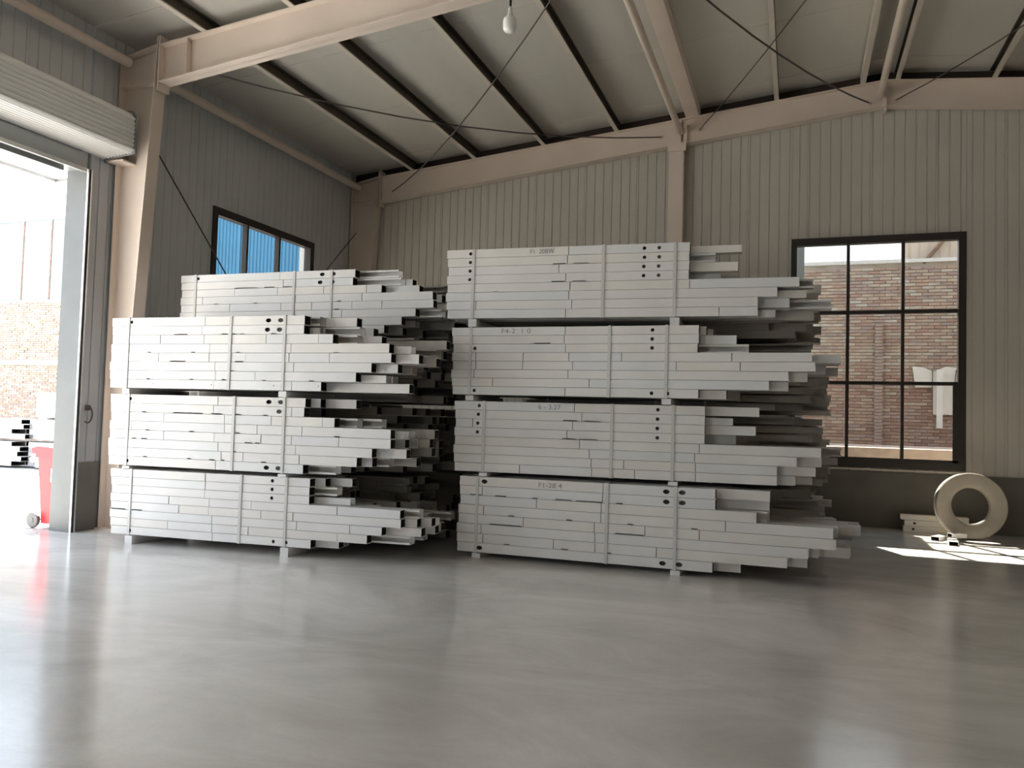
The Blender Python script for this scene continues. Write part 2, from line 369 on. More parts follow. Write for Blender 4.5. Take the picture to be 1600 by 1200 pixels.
# ------------------------------------------------------------------ steel frame
def seg_box(g_, p, q, yc, wy, t, side):
    """flat bar from p to q in the x-z plane, t thick towards side (+1 = left of travel), wy wide in y"""
    dx, dz = q[0] - p[0], q[1] - p[1]; L_ = math.hypot(dx, dz); nx, nz = -dz / L_ * t * side, dx / L_ * t * side
    return g_.prism([p, q, (q[0] + nx, q[1] + nz), (p[0] + nx, p[1] + nz)], yc - wy / 2, yc + wy / 2, 'y')
def make_frame(yc, tagwords, gable):
    FW = .2
    xi0, xi1 = -8.38, -8.01      # inner flange at floor and knee
    kz = raf_top(xi1) - .51
    root = tag(empty('frame_column', (XL + .14, yc, 0)), tagwords[0], 'column')
    ox = XL + .14
    def sub(name, g_, m_=M['frame']):
        o = obj(name, g_, m_, root); o.location = (-ox, -yc, 0); return o
    sub('outer_flange', G().box(XL + .04, XL + .055, yc - FW / 2, yc + FW / 2, 0, raf_top(XL) - .06))
    sub('inner_flange', seg_box(G(), (xi0, 0), (xi1, kz + .62), yc, FW, .016, 1))
    sub('column_web', G().prism([(XL + .055, .02), (xi0 - .016, .02), (xi1 - .016, raf_top(xi1) - .02), (XL + .055, raf_top(XL) - .08)], yc - .006, yc + .006, 'y'))
    sub('base_plate', G().box(XL + .03, xi0 + .05, yc - .14, yc + .14, 0, .02))
    sub('cap_plate', seg_box(G(), (XL + .02, raf_top(XL) - .06), (xi1 - .02, raf_top(xi1) - .005), yc, FW, .014, 1))
    for s_ in (-1, 1): sub('stiffener', G().box(XL + .055, xi1 - .03, yc + s_ * .05 - .045, yc + s_ * .05 + .045, kz - .01, kz + .006))
    # rafter from the knee over the ridge and down to the right eave
    rr = tag(empty('rafter', (RIDGE, yc, raf_top(RIDGE))), tagwords[1], 'rafter')
    def sub2(name, g_):
        o = obj(name, g_, M['frame'], rr); o.location = (-RIDGE, -yc, -raf_top(RIDGE)); return o
    P0, P1, P2 = (xi1 + .01, raf_top(xi1 + .01)), (RIDGE, raf_top(RIDGE)), (XR - .3, raf_top(XR - .3))
    D = .51
    Q0, Q1, Q2 = (P0[0], P0[1] - D), (P1[0], P1[1] - D + .08), (P2[0], P2[1] - D)
    sub2('rafter_web', G().prism([P0, P1, P2, Q2, Q1, Q0], yc - .006, yc + .006, 'y'))
    tf = G(); seg_box(tf, P0, P1, yc, FW, .014, -1); seg_box(tf, P1, P2, yc, FW, .014, -1); sub2('top_flange', tf)
    bf = G(); seg_box(bf, Q0, Q1, yc, FW, .014, 1); seg_box(bf, Q1, Q2, yc, FW, .014, 1); sub2('bottom_flange', bf)
    sub2('end_plate', G().box(P0[0], P0[0] + .02, yc - FW / 2, yc + FW / 2, Q0[1] - .10, P0[1] + .12))
    sub2('ridge_plate', G().box(RIDGE - .02, RIDGE + .02, yc - FW / 2, yc + FW / 2, Q1[1] - .09, P1[1] - .002))
    for xs in (-7.55,) if not gable else (-2.0,):
        sub2('web_stiffener', G().box(xs - .006, xs + .006, yc - FW / 2 + .01, yc + FW / 2 - .01, raf_top(xs) - D + .02, raf_top(xs) - .02))
    return rr
make_frame(8.30, ('cream steel column standing beside the shutter doorway', 'cream roof rafter crossing the open hall above the doorway column'), False)
make_frame(14.27, ('cream steel column in the corner between the two walls', 'cream roof rafter running along the top of the back wall'), True)

gc = tag(empty('gable_column', (-2.07, 14.27, 0)), 'cream steel column rising up the back wall behind the taller pile', 'column')
zt_ = raf_top(-2.07) - .53
obj('front_flange', G().box(-.13, .13, -.10, -.086, 0, zt_), M['frame'], gc)
obj('rear_flange', G().box(-.13, .13, .086, .10, 0, zt_), M['frame'], gc)
obj('column_web', G().box(-.006, .006, -.086, .086, 0, zt_), M['frame'], gc)
obj('top_bracket', G().box(-.15, .17, -.12, -.105, zt_ - .05, zt_ + .10).box(-.15, .17, -.105, .10, zt_ - .012, zt_), M['frame'], gc)
obj('side_cleat', G().box(.10, .30, -.012, .0, zt_ + .12, zt_ + .5).box(.12, .18, -.09, -.01, zt_ + .1, zt_ + .42), M['frame'], gc)

# purlins
PUR = [(-7.28, 'first roof purlin up from the eave over the window with blue panes'), (-5.95, 'second roof purlin up from the left eave'),
       (-4.55, 'third roof purlin up from the left eave'), (-3.16, 'fourth roof purlin up, just left of the hanging bulb cable'),
       (-.39, 'roof purlin crossed by the braces midway between the two round tie pipes'), (.97, 'roof purlin on the near side of the ridge tie pipe'),
       (1.49, 'roof purlin just past the ridge beside the round tie pipe'), (2.87, 'roof purlin farthest down the right slope in view')]
PUR[3] = (-3.16, 'fourth roof purlin up from the left eave, nearest the hanging bulb')
def c_poly(x, z0, h, fl, t, flip):
    lip = .02; s_ = -1 if flip else 1
    p = [(0, 0), (fl, 0), (fl, lip), (fl - t, lip), (fl - t, t), (t, t), (t, h - t), (fl - t, h - t), (fl - t, h - lip), (fl, h - lip), (fl, h), (0, h)]
    return [(x + s_ * (a - fl / 2), z0 + b) for a, b in p]
for x, lab in PUR:
    z0 = raf_top(x) + .001
    g = G().prism([(p - x, q - z0) for p, q in c_poly(x, z0, .19, .075, .005, x > 1.2)], -10.2, 6.1, 'y')
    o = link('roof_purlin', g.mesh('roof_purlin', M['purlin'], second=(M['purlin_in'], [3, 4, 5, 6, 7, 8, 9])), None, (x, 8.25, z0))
    tag(o, 'cream steel ' + lab, 'purlin', 'roof purlins')
x = -1.80; z0 = raf_top(x) + .001
o = obj('roof_purlin', G().box(-.12, .12, -10.2, 6.1, 0, .008).box(-.12, -.112, -10.2, 6.1, .008, .19).box(.112, .12, -10.2, 6.1, .008, .19), M['frame'], None, (x, 8.25, z0))
tag(o, 'broad cream double purlin beside the round tie pipe over the gable column', 'purlin', 'roof purlins')
for x in (4.3, 5.7, 7.1, 8.5, 9.9):
    z0 = raf_top(x) + .001
    o = obj('roof_purlin', G().prism([(p - x, q - z0) for p, q in c_poly(x, z0, .19, .07, .005, x > 1.2)], -10.2, 6.1, 'y'), M['purlin'], None, (x, 8.25, z0))
    tag(o, 'cream steel roof purlin beyond view on the right slope, %s after the ridge' % {4.3: 'third', 5.7: 'fourth', 7.1: 'fifth', 8.5: 'sixth', 9.9: 'seventh'}[x], 'purlin', 'roof purlins')

def pipe(name, p, q, r, label, m_, cat, ends=None):
    g_ = G().tube([Vector(p) - Vector(p), Vector(q) - Vector(p)], r, 14, cap=False)
    d = (Vector(q) - Vector(p))
    g_.tube([Vector((0, 0, 0)), d], r * .82, 14, cap=False)
    n = len(g_.v) // 2
    for k in range(2):
        base = k * 14
        for j in range(14):
            g_.f.append((base + j, base + (j + 1) % 14, n + base + (j + 1) % 14, n + base + j))
    o = link(name, g_.mesh(name, m_, True, fix=False), None, p); return tag(o, label, cat)
pipe('tie_pipe', (-2.0, 8.42, raf_top(-2.0) - .26), (-2.0, 14.15, raf_top(-2.0) - .26), .055, 'round cream tie pipe under the broad purlin over the gable column', M['frame'], 'pipe')
pipe('tie_pipe', (1.22, 8.42, 7.05), (1.22, 14.15, 7.05), .055, 'round cream tie pipe running under the roof ridge', M['frame'], 'pipe')
pipe('tie_pipe', (-8.46, 8.44, 6.20), (-8.46, 14.14, 6.20), .065, 'round cream eave pipe along the wall above the window with blue panes', M['frame'], 'pipe')
pipe('tie_pipe', (-8.46, 2.4, 6.20), (-8.46, 8.17, 6.20), .065, 'round cream eave pipe along the wall above the shutter housing', M['frame'], 'pipe')
pipe('tie_pipe', (-2.0, 2.4, raf_top(-2.0) - .26), (-2.0, 8.18, raf_top(-2.0) - .26), .055, 'round cream tie pipe on the camera side of the crossing rafter', M['frame'], 'pipe')
pipe('tie_pipe', (1.22, 2.4, 7.05), (1.22, 8.18, 7.05), .055, 'round cream ridge pipe on the camera side of the crossing rafter', M['frame'], 'pipe')

# brace rods
def rod(p, q, label, r=.011, sag=.0):
    p, q = Vector(p), Vector(q); pts = []
    for i in range(9):
        t = i / 8; v = p.lerp(q, t) - p; v.z -= sag * 4 * t * (1 - t); pts.append(v)
    root = tag(empty('brace_rod', p), label, 'brace')
    obj('rod', G().tube(pts, r, 6), M['rod'], root, smooth=True)
    d = (q - p).normalized()
    for a in (d * .03, (q - p) - d * .03): obj('anchor_nut', G().tube([a - d * .02, a + d * .02], r * 2.2, 6), M['frame'], root)
    return root
def rz(x): return raf_top(x) - .25
def rt(x, d): return raf_top(x) - d
rod((-7.6, 8.31, rt(-7.6, .35)), (-2.32, 14.24, rt(-2.32, .25)), 'long dark brace rod crossing the roof bay towards the top of the gable column', sag=.3)
rod((-2.45, 8.31, rt(-2.45, .47)), (-7.75, 14.24, rt(-7.75, .34)), 'long brace rod slanting down past the hanging bulb to the corner end of the rafter', sag=.28)
rod((-1.6, 8.31, rt(-1.6, .35)), (1.08, 14.24, rt(1.08, .33)), 'dark brace rod ending on the back rafter by the ridge pipe', .013, sag=.2)
rod((.8, 8.31, rt(.8, .40)), (-1.70, 14.24, rt(-1.70, .25)), 'brace rod rising from the top of the gable column towards the ridge', .009, sag=.1)
rod((4.1, 8.31, rt(4.1, .2)), (1.45, 14.24, rt(1.45, .33)), 'thin brace rod starting right of the ridge pipe', .009, sag=.15)
rod((-8.42, 8.42, 5.42), (-8.42, 14.13, .02), 'dark wall brace rod slanting from the doorway column across the blue panes', .011)
rod((-8.45, 14.13, 5.30), (-8.45, 8.42, .05), 'dark wall brace rod slanting down from the corner column', .009)

# ------------------------------------------------------------------ strapped bundles of steel beams
# positions in metres along each bundle: l/e = left/right end of each layer, j = butt joints, h = bolt holes, s = open slots
BUNDLES = {
'left_top': {'o': (-7.33,7.48),'yaw': 1.5,'zb': 1.838,'zt': 2.675,'rows': [{'l': -0.462,'e': 2.201,'j': [0.886], 'h': [(-0.171,0.017),(1.736,0.026),(1.893,0.026)], 's': []},
 {'l': -0.451,'e': 2.198,'j': [0.847], 'h': [(1.728,0.026),(1.886,0.026)], 's': [(0.45,0.641),(1.12,1.199),(1.242,1.311),(1.363,1.423),(1.778,1.845)]},
 {'l': -0.441,'e': 2.563,'j': [0.263,0.879,1.716,2.388], 'h': [], 's': []},
 {'l': -0.461,'e': 3.245,'j': [0.964,2.044], 'h': [], 's': [(0.083,0.13),(0.706,0.76),(1.322,1.373),(2.575,2.646)]},
 {'l': -0.451,'e': 3.272,'j': [0.248,0.961,1.456,2.024,2.532], 'h': [], 's': [(0.413,0.631),(1.31,1.421)]},
 {'l': -0.471,'e': 3.041,'j': [1.046,2.087], 'h': [], 's': [(1.255,1.307)]},
 {'l': -0.46,'e': 2.861,'j': [1.06,1.59], 'h': [], 's': [(0.083,0.13),(0.697,0.75),(1.147,1.2),(1.686,1.736),(2.286,2.35)]},
 {'l': -0.45,'e': 2.439,'j': [1.039,2.072], 'h': [(0.182,0.006),(1.004,0.006),(1.838,0.006),(2.407,0.006)], 's': []}], 'straps': [-0.211,1.238,1.952], 'rear': [(1,0.25,2.705),(2,0.25,2.749),(2,0.4,2.853),(3,0.13,2.788),(3,0.25,3.022),(4,0.13,3.445),(5,0.13,3.539),(3,0.75,3.589),(7,0.13,3.154),(7,0.25,3.178),(8,0.25,3.381)], 'text': None},
'left_mid': {'o': (-7.33,7.48),'yaw': 3,'zb': 0.922,'zt': 1.762,'rows': [{'l': -0.419,'e': 2.214,'j': [1.088], 'h': [(-0.132,0.017),(1.752,0.026),(1.903,0.026)], 's': []},
 {'l': -0.408,'e': 2.203,'j': [1.033,2.05], 'h': [(1.736,0.026),(1.888,0.026)], 's': [(0.04,0.104),(0.482,0.886),(0.999,1.153),(1.289,1.399),(1.683,1.749)]},
 {'l': -0.397,'e': 2.583,'j': [0.354,1.184,1.795,2.437], 'h': [], 's': []},
 {'l': -0.416,'e': 3.254,'j': [-0.095,1.19,1.618,2.188], 'h': [], 's': [(0.098,0.161),(0.714,0.776),(1.334,1.393),(2.583,2.653)]},
 {'l': -0.405,'e': 3.258,'j': [0.365,1.058,1.673,2.06,2.646], 'h': [], 's': [(-0.079,-0.024),(0.049,0.131),(1.462,1.557),(1.598,1.656)]},
 {'l': -0.424,'e': 3.044,'j': [1.115,2.117], 'h': [], 's': [(1.294,1.349)]},
 {'l': -0.413,'e': 2.866,'j': [1.163,1.45,2.168], 'h': [], 's': [(0.088,0.143),(0.701,0.757),(1.0,1.078),(1.146,1.206),(1.683,1.749)]},
 {'l': -0.402,'e': 2.215,'j': [1.092], 'h': [(-0.135,0.017),(1.754,0.026),(1.906,0.026)], 's': []}], 'straps': [-0.156,1.303,1.953], 'rear': [(1,0.25,2.703),(3,0.13,2.797),(3,0.25,3.024),(4,0.13,3.351),(4,0.4,3.377),(5,0.25,3.316),(7,0.13,2.991),(7,0.25,3.133),(7,0.55,3.347),(8,0.13,2.557)], 'text': None},
'left_bottom': {'o': (-7.33,7.48),'yaw': 4,'zb': 0.11,'zt': 0.877,'rows': [{'l': -0.36,'e': 2.285,'j': [0.949], 'h': [(1.818,0.017)], 's': []},
 {'l': -0.345,'e': 2.282,'j': [0.954], 'h': [(1.818,0.017)], 's': []},
 {'l': -0.331,'e': 2.286,'j': [0.951], 'h': [(1.819,0.017)], 's': []},
 {'l': -0.346,'e': 3.371,'j': [0.472,1.015,1.563,2.633], 'h': [], 's': []},
 {'l': -0.332,'e': 3.381,'j': [0.612,1.012,1.694,2.096], 'h': [], 's': [(-0.329,-0.129),(-0.038,0.105)]},
 {'l': -0.347,'e': 3.163,'j': [1.059,2.144,2.791], 'h': [], 's': []},
 {'l': -0.333,'e': 2.995,'j': [0.47,1.064,1.539,2.645], 'h': [], 's': []},
 {'l': -0.318,'e': 2.322,'j': [1.077], 'h': [(-0.053,0.017),(1.861,0.017),(2.022,0.017)], 's': []}], 'straps': [-0.068,1.42,1.998], 'rear': [(1,0.25,2.679),(2,0.13,2.564),(3,0.13,2.72),(4,0.13,3.542),(5,0.13,3.518),(6,0.13,3.573),(7,0.25,3.204),(8,0.25,2.596)], 'text': None},
'left_rear_top': {'o': (-7.98,8.75),'yaw': 0.8,'zb': 2.61,'zt': 3.425,'rows': [{'l': 0.023,'e': 2.717,'j': [1.613], 'h': [(0.312,0.017),(2.241,0.026),(2.404,0.026)], 's': []},
 {'l': 0.036,'e': 2.685,'j': [1.666], 'h': [(2.212,0.026),(2.39,0.026)], 's': [(0.909,1.272),(1.372,1.529),(1.657,1.792)]},
 {'l': 0.049,'e': 3.095,'j': [0.91,1.583,2.273,2.889], 'h': [], 's': []},
 {'l': 0.032,'e': 3.794,'j': [0.398,1.86,2.83], 'h': [], 's': [(0.59,0.653),(1.222,1.272),(2.454,2.528)]},
 {'l': 0.045,'e': 3.806,'j': [0.843,1.642,2.103,2.689,3.112], 'h': [], 's': [(2.431,2.505)]},
 {'l': 0.028,'e': 3.57,'j': [2.546], 'h': [], 's': [(0.766,1.021)]},
 {'l': 0.042,'e': 3.384,'j': [], 'h': [], 's': []},
 {'l': 0.055,'e': 3.15,'j': [], 'h': [], 's': []}], 'straps': [0.273,1.828,2.382], 'rear': [(1,0.13,3.26),(2,0.13,3.299),(2,0.25,3.4),(3,0.13,3.55),(4,0.25,3.803),(5,0.25,3.893),(6,0.13,3.863)], 'text': None},
'right_top': {'o': (-3.46,8.6),'yaw': 3,'zb': 2.749,'zt': 3.559,'rows': [{'l': -0.449,'e': 2.354,'j': [1.02], 'h': [(-0.153,0.017),(1.866,0.017),(2.026,0.017)], 's': []},
 {'l': -0.436,'e': 2.349,'j': [1.007], 'h': [(-0.154,0.017),(1.868,0.017),(2.028,0.017)], 's': [(0.837,0.985),(1.074,1.249)]},
 {'l': -0.423,'e': 2.351,'j': [0.91], 'h': [(-0.155,0.017),(1.863,0.017),(2.023,0.017)], 's': []},
 {'l': -0.44,'e': 2.346,'j': [0.994], 'h': [(-0.156,0.017),(1.862,0.017),(2.025,0.017)], 's': [(0.827,0.976),(1.064,1.225)]},
 {'l': -0.427,'e': 3.473,'j': [1.045,2.361], 'h': [], 's': [(0.138,0.2)]},
 {'l': -0.444,'e': 3.256,'j': [1.033], 'h': [], 's': []},
 {'l': -0.431,'e': 3.063,'j': [-0.067,1.069], 'h': [], 's': []},
 {'l': -0.417,'e': 3.064,'j': [1.001,2.674], 'h': [], 's': []}], 'straps': [-0.114,1.414,2.197], 'rear': [(1,0.13,2.897),(2,0.13,2.618),(2,0.25,2.627),(3,0.13,2.854),(4,0.4,2.859),(6,0.13,3.551),(7,0.13,3.381),(8,0.13,3.241),(7,0.25,3.82),(6,0.4,3.555),(8,0.4,3.642)], 'text': [0.564,0.849], 'words': 'F1  20BW'},
'right_upper': {'o': (-3.46,8.6),'yaw': 0.5,'zb': 1.864,'zt': 2.645,'rows': [{'l': -0.361,'e': 2.473,'j': [1.014], 'h': [(1.984,0.017)], 's': []},
 {'l': -0.348,'e': 2.475,'j': [1.005], 'h': [(1.982,0.017)], 's': [(0.623,0.841)]},
 {'l': -0.335,'e': 2.463,'j': [1.022], 'h': [(-0.068,0.017),(1.984,0.017)], 's': []},
 {'l': -0.352,'e': 3.597,'j': [-0.049,0.529,1.062,1.656,2.818], 'h': [], 's': []},
 {'l': -0.339,'e': 3.63,'j': [-0.046,0.524,1.108,2.247,2.903], 'h': [], 's': []},
 {'l': -0.356,'e': 3.375,'j': [-0.066,1.059], 'h': [], 's': []},
 {'l': -0.343,'e': 3.187,'j': [0.166,1.302], 'h': [], 's': []},
 {'l': -0.33,'e': 2.479,'j': [1.028], 'h': [(-0.06,0.017),(1.987,0.017),(2.158,0.017)], 's': []}], 'straps': [-0.123,1.515,2.137], 'rear': [(2,0.13,2.846),(3,0.13,2.977),(7,0.13,3.377),(8,0.13,2.757),(6,0.13,3.562),(5,0.4,3.743)], 'text': [0.25,0.605], 'words': 'F4-2  1 0'},
'right_lower': {'o': (-3.46,8.6),'yaw': 3.5,'zb': 0.98,'zt': 1.79,'rows': [{'l': -0.293,'e': 2.542,'j': [1.128], 'h': [(0.009,0.017),(2.046,0.017)], 's': []},
 {'l': -0.281,'e': 2.543,'j': [1.214], 'h': [(0.0,0.017),(2.044,0.017)], 's': [(1.0,1.16),(1.237,1.409)]},
 {'l': -0.269,'e': 2.542,'j': [-0.063,1.112], 'h': [(-0.004,0.017),(2.043,0.017)], 's': []},
 {'l': -0.287,'e': 2.543,'j': [1.049], 'h': [(-0.005,0.017),(2.045,0.017)], 's': [(0.994,1.151),(1.187,1.395)]},
 {'l': -0.275,'e': 3.706,'j': [1.196,2.492], 'h': [], 's': []},
 {'l': -0.293,'e': 3.472,'j': [1.307,2.447], 'h': [], 's': []},
 {'l': -0.281,'e': 3.279,'j': [1.331,1.691,2.456], 'h': [], 's': []},
 {'l': -0.269,'e': 3.28,'j': [0.512,1.337,1.812,2.458], 'h': [], 's': []}], 'straps': [0.07,1.545,2.209], 'rear': [(1,0.13,3.095),(2,0.13,2.828),(3,0.13,3.059),(4,0.25,2.863),(6,0.13,3.719),(7,0.13,3.67),(8,0.13,3.47)], 'text': [0.709,0.968], 'words': '6 - 3.27'},
'right_bottom': {'o': (-3.46,8.6),'yaw': 0.3,'zb': 0.062,'zt': 0.925,'rows': [{'l': -0.206,'e': 2.671,'j': [1.486], 'h': [(0.1,0.026),(2.166,0.026),(2.333,0.026)], 's': []},
 {'l': -0.198,'e': 2.673,'j': [0.08,1.484], 'h': [(2.168,0.026),(2.335,0.026)], 's': [(-0.07,0.064),(0.236,0.368),(0.68,0.74),(0.948,1.132),(1.186,1.477),(1.632,1.702)]},
 {'l': -0.191,'e': 3.085,'j': [0.732,1.472], 'h': [], 's': []},
 {'l': -0.213,'e': 3.815,'j': [0.102,1.468,2.782], 'h': [], 's': [(0.402,0.471),(1.079,1.145),(1.76,1.822),(2.432,2.497)]},
 {'l': -0.205,'e': 3.842,'j': [0.584,1.399,1.951,2.519], 'h': [], 's': [(0.176,0.561),(1.625,1.937)]},
 {'l': -0.228,'e': 3.585,'j': [0.078,1.409], 'h': [], 's': []},
 {'l': -0.22,'e': 3.387,'j': [0.102,0.941,1.412,2.077], 'h': [], 's': [(0.358,0.422),(1.029,1.106),(1.539,1.588)]},
 {'l': -0.213,'e': 2.654,'j': [], 'h': [(0.061,0.026),(2.14,0.026),(2.314,0.026)], 's': []}], 'straps': [0.014,1.529,2.264], 'rear': [(1,0.13,3.209),(3,0.13,3.187),(8,0.13,2.934),(6,0.13,3.684),(7,0.13,3.576),(2,0.25,3.208)], 'text': [0.745,1.019], 'words': 'F1-28 4'}}
_cache = {}
def ring_patch(g_, x0, x1, z0, z1, cx, cz, rx, rz_, t):
    n = 16; k = len(g_.v); o, i1, i2 = [], [], []
    for j in range(n):
        a = 2 * math.pi * j / n; c, s_ = math.cos(a), math.sin(a); m_ = max(abs(c), abs(s_))
        o.append(((x0 + x1) / 2 + c / m_ * (x1 - x0) / 2, 0, (z0 + z1) / 2 + s_ / m_ * (z1 - z0) / 2))
        i1.append((cx + c * rx, 0, cz + s_ * rz_)); i2.append((cx + c * rx, t, cz + s_ * rz_))
    g_.v += o + i1 + i2
    for j in range(n):
        q = (j + 1) % n
        g_.dark = getattr(g_, 'dark', [])
        g_.f.append((k + j, k + n + j, k + n + q, k + q)); g_.f.append((k + n + j, k + 2 * n + j, k + 2 * n + q, k + n + q))
    g_.v += [(p[0], .03, p[2]) for p in i2]; m2 = k + 3 * n
    for j in range(n):
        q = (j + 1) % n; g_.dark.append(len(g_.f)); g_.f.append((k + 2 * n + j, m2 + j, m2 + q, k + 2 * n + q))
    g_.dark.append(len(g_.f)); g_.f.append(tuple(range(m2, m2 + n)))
def beam_mesh(L_, w_, h_, holes=(), slots=(), mtl=None, kind='box'):
    g_ = G()
    if kind == 'channel':      # C section lying open side to the front or up
        t = .006; lip = .022
        p = [(0, 0), (0, lip), (t, lip), (t, t), (w_ - t, t), (w_ - t, h_ - t), (t, h_ - t), (t, h_ - lip), (0, h_ - lip), (0, h_), (w_, h_), (w_, 0)]
        g_.prism(p, 0, L_, 'x'); return g_.mesh('beam', mtl)
    if kind == 'tray':
        t = .006
        p = [(0, 0), (w_, 0), (w_, h_ * .8), (w_ - t, h_ * .8), (w_ - t, t), (t, t), (t, h_ * .8), (0, h_ * .8)]
        g_.prism(p, 0, L_, 'x'); return g_.mesh('beam', mtl)
    t = .005
    ev = [(hx - .045, hx + .045, 'h', (hx, rr)) for hx, rr in holes] + [(a, b, 's', None) for a, b in slots]
    ev.sort(); x = 0.0
    def q(a, b, z0=0.0):
        if b - a > 1e-4: g_.add([(a, 0, z0), (b, 0, z0), (b, 0, h_), (a, 0, h_)], [(0, 1, 2, 3)])
    for a, b, kd, d in ev:
        a = max(a, x + .001); b = min(b, L_ - .001)
        if b - a < .012 or (kd == 'h' and b - a < .05): continue
        q(x, a)
        if kd == 'h':
            rx, rz_ = (.020, .020) if d[1] < .02 else (.035, .024)
            if d[1] < .01: rx = rz_ = .007
            ring_patch(g_, a, b, 0, h_, d[0], h_ / 2, rx, rz_, .006)
        else:
            q(a, b, .011); g_.add([(a, 0, .011), (b, 0, .011), (b, .006, .011), (a, .006, .011)], [(0, 1, 2, 3)])
        x = b
    q(x, L_)
    # top, bottom (set back a little where slots would open), rear, closed left end
    g_.add([(0, 0, h_), (L_, 0, h_), (L_, w_, h_), (0, w_, h_)], [(0, 1, 2, 3)])
    g_.add([(0, 0, 0), (L_, 0, 0), (L_, w_, 0), (0, w_, 0)], [(3, 2, 1, 0)])
    g_.add([(0, w_, 0), (L_, w_, 0), (L_, w_, h_), (0, w_, h_)], [(3, 2, 1, 0)])
    g_.add([(0, 0, 0), (0, w_, 0), (0, w_, h_), (0, 0, h_)], [(3, 2, 1, 0)])
    # open right end: rim and inner walls
    e = min(.35, L_ * .5)
    o = [(L_, 0, 0), (L_, w_, 0), (L_, w_, h_), (L_, 0, h_)]; i_ = [(L_, t, t), (L_, w_ - t, t), (L_, w_ - t, h_ - t), (L_, t, h_ - t)]
    d = [(L_ - e, p[1], p[2]) for p in i_]
    dark = getattr(g_, 'dark', []); k0 = len(g_.f) + 4; dark = dark + list(range(k0, k0 + 5))  # inner end walls take the painted-shade colour
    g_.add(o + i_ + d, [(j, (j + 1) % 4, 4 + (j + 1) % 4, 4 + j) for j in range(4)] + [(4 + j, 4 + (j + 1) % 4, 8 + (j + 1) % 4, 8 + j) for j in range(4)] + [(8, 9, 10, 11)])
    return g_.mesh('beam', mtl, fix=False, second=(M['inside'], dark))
def cached(L_, w_, h_, mtl, kind):
    k = (round(L_, 2), round(w_, 3), round(h_, 3), mtl.name, kind)
    if k not in _cache: _cache[k] = beam_mesh(round(L_, 2), w_, h_, mtl=mtl, kind=kind)
    return _cache[k]
MB = [M['beam'], M['beam'], M['beam_b'], M['beam_c']]
CW = .125
def strap_loop(parent, u, z0, z1, dep):
    t = .004; hw = .017
    g_ = G().box(u - hw, u + hw, -.009, -.005, z0 - t, z1 + t).box(u - hw, u + hw, dep + .012, dep + .016, z0 - t, z1 + t)
    g_.box(u - hw, u + hw, -.005, dep + .012, z1, z1 + t).box(u - hw, u + hw, -.005, dep + .012, z0 - t, z0)
    obj('strap', g_, M['strap'], parent)
def bearers(parent, us, z0, z1, dep):
    for u in us: obj('bearer', G().box(u - .05, u + .05, -.012, dep + .01, z0 + .001, z1 - .005), M['beam'], parent)
def front_bundle(key, below, label, group):
    b = BUNDLES[key]; rows = b['rows']; zt, zb = b['zt'], b['zb']; h = (zt - zb) / 8; dep = 8 * CW
    root = tag(empty('strapped_beam_pack', (b['o'][0], b['o'][1], below), (0, 0, R(b['yaw']))), label, 'steel beams', group)
    rnd = random.Random(key); special = {}
    for r, d, u in b['rear']: special.setdefault((r - 1, max(1, min(7, round(d / CW)))), u)
    umax = max(x['e'] for x in rows) + .25
    for i, rw in enumerate(rows):
        z = zt - (i + 1) * h - below
        js = [rw['l']] + sorted(rw['j']) + [rw['e']]
        js = [js[0]] + [j for j in js[1:-1] if js[0] + .06 < j < js[-1] - .03] + [js[-1]]
        for a, c in zip(js, js[1:]):
            hs = [(x - a, rr) for x, rr in rw['h'] if a + .02 < x < c - .02]
            ss = [(x0 - a, x1 - a) for x0, x1 in rw['s'] if x1 > a and x0 < c]
            m_ = MB[rnd.randrange(4)]
            last = c == js[-1]
            me = beam_mesh(c - a - (0 if last else .007), CW - .004, h - .004, hs, ss, m_)
            link('beam', me, root, (a, rnd.uniform(-.002, .003), z + .002))
        for k in range(1, 8):
            base = rw['e']
            if (i, k) in special: e = special[(i, k)]
            elif rnd.random() < .55: e = base - rnd.uniform(.05, .7)
            else: e = base + rnd.uniform(.05, .5)
            if i < 3: e = min(e, base + .12) if (i, k) not in special else e
            e = min(e, umax) if (i, k) not in special else e
            l0 = rw['l'] + rnd.uniform(0, .05)
            kind = 'box' if rnd.random() < .6 else ('channel' if rnd.random() < .6 else 'tray')
            link('beam', cached(e - l0, CW - .004, h - .004, MB[rnd.randrange(4)] if k < 3 or (k < 5 and rnd.random() < .5) else M['shade_grey'], kind), root, (l0, k * CW, z + .002))
    s = b['straps']
    for u in s: strap_loop(root, u, zb - below, zt - below, dep)
    if b.get('text'):
        u0, u1, txt = b['text'][0], b['text'][1], b['words']
        cu = bpy.data.curves.new('marking', 'FONT'); cu.body = txt; cu.size = .075; cu.extrude = .0006; cu.space_character = 1.05
        to = bpy.data.objects.new('t', cu); col.objects.link(to)
        bpy.context.view_layer.update()
        me = bpy.data.meshes.new_from_object(to.evaluated_get(bpy.context.evaluated_depsgraph_get()))
        bpy.data.objects.remove(to); me.materials.clear(); me.materials.append(M['ink'])
        wd = max(v.co.x for v in me.vertices)
        for v in me.vertices: v.co.x *= (u1 - u0) / wd
        me.name = 'marker_writing'
        link('marker_writing', me, root, (u0, -.0035, zt - below - h + .026), (R(90), 0, 0))
    return root, zb - below, s, dep
def stack_bundle(key, below, label, group):
    root, zb, s, dep = front_bundle(key, below, label, group)
    bearers(root, (s[0] + .01, s[-1] + .01), 0, zb - .004, dep)
    return root
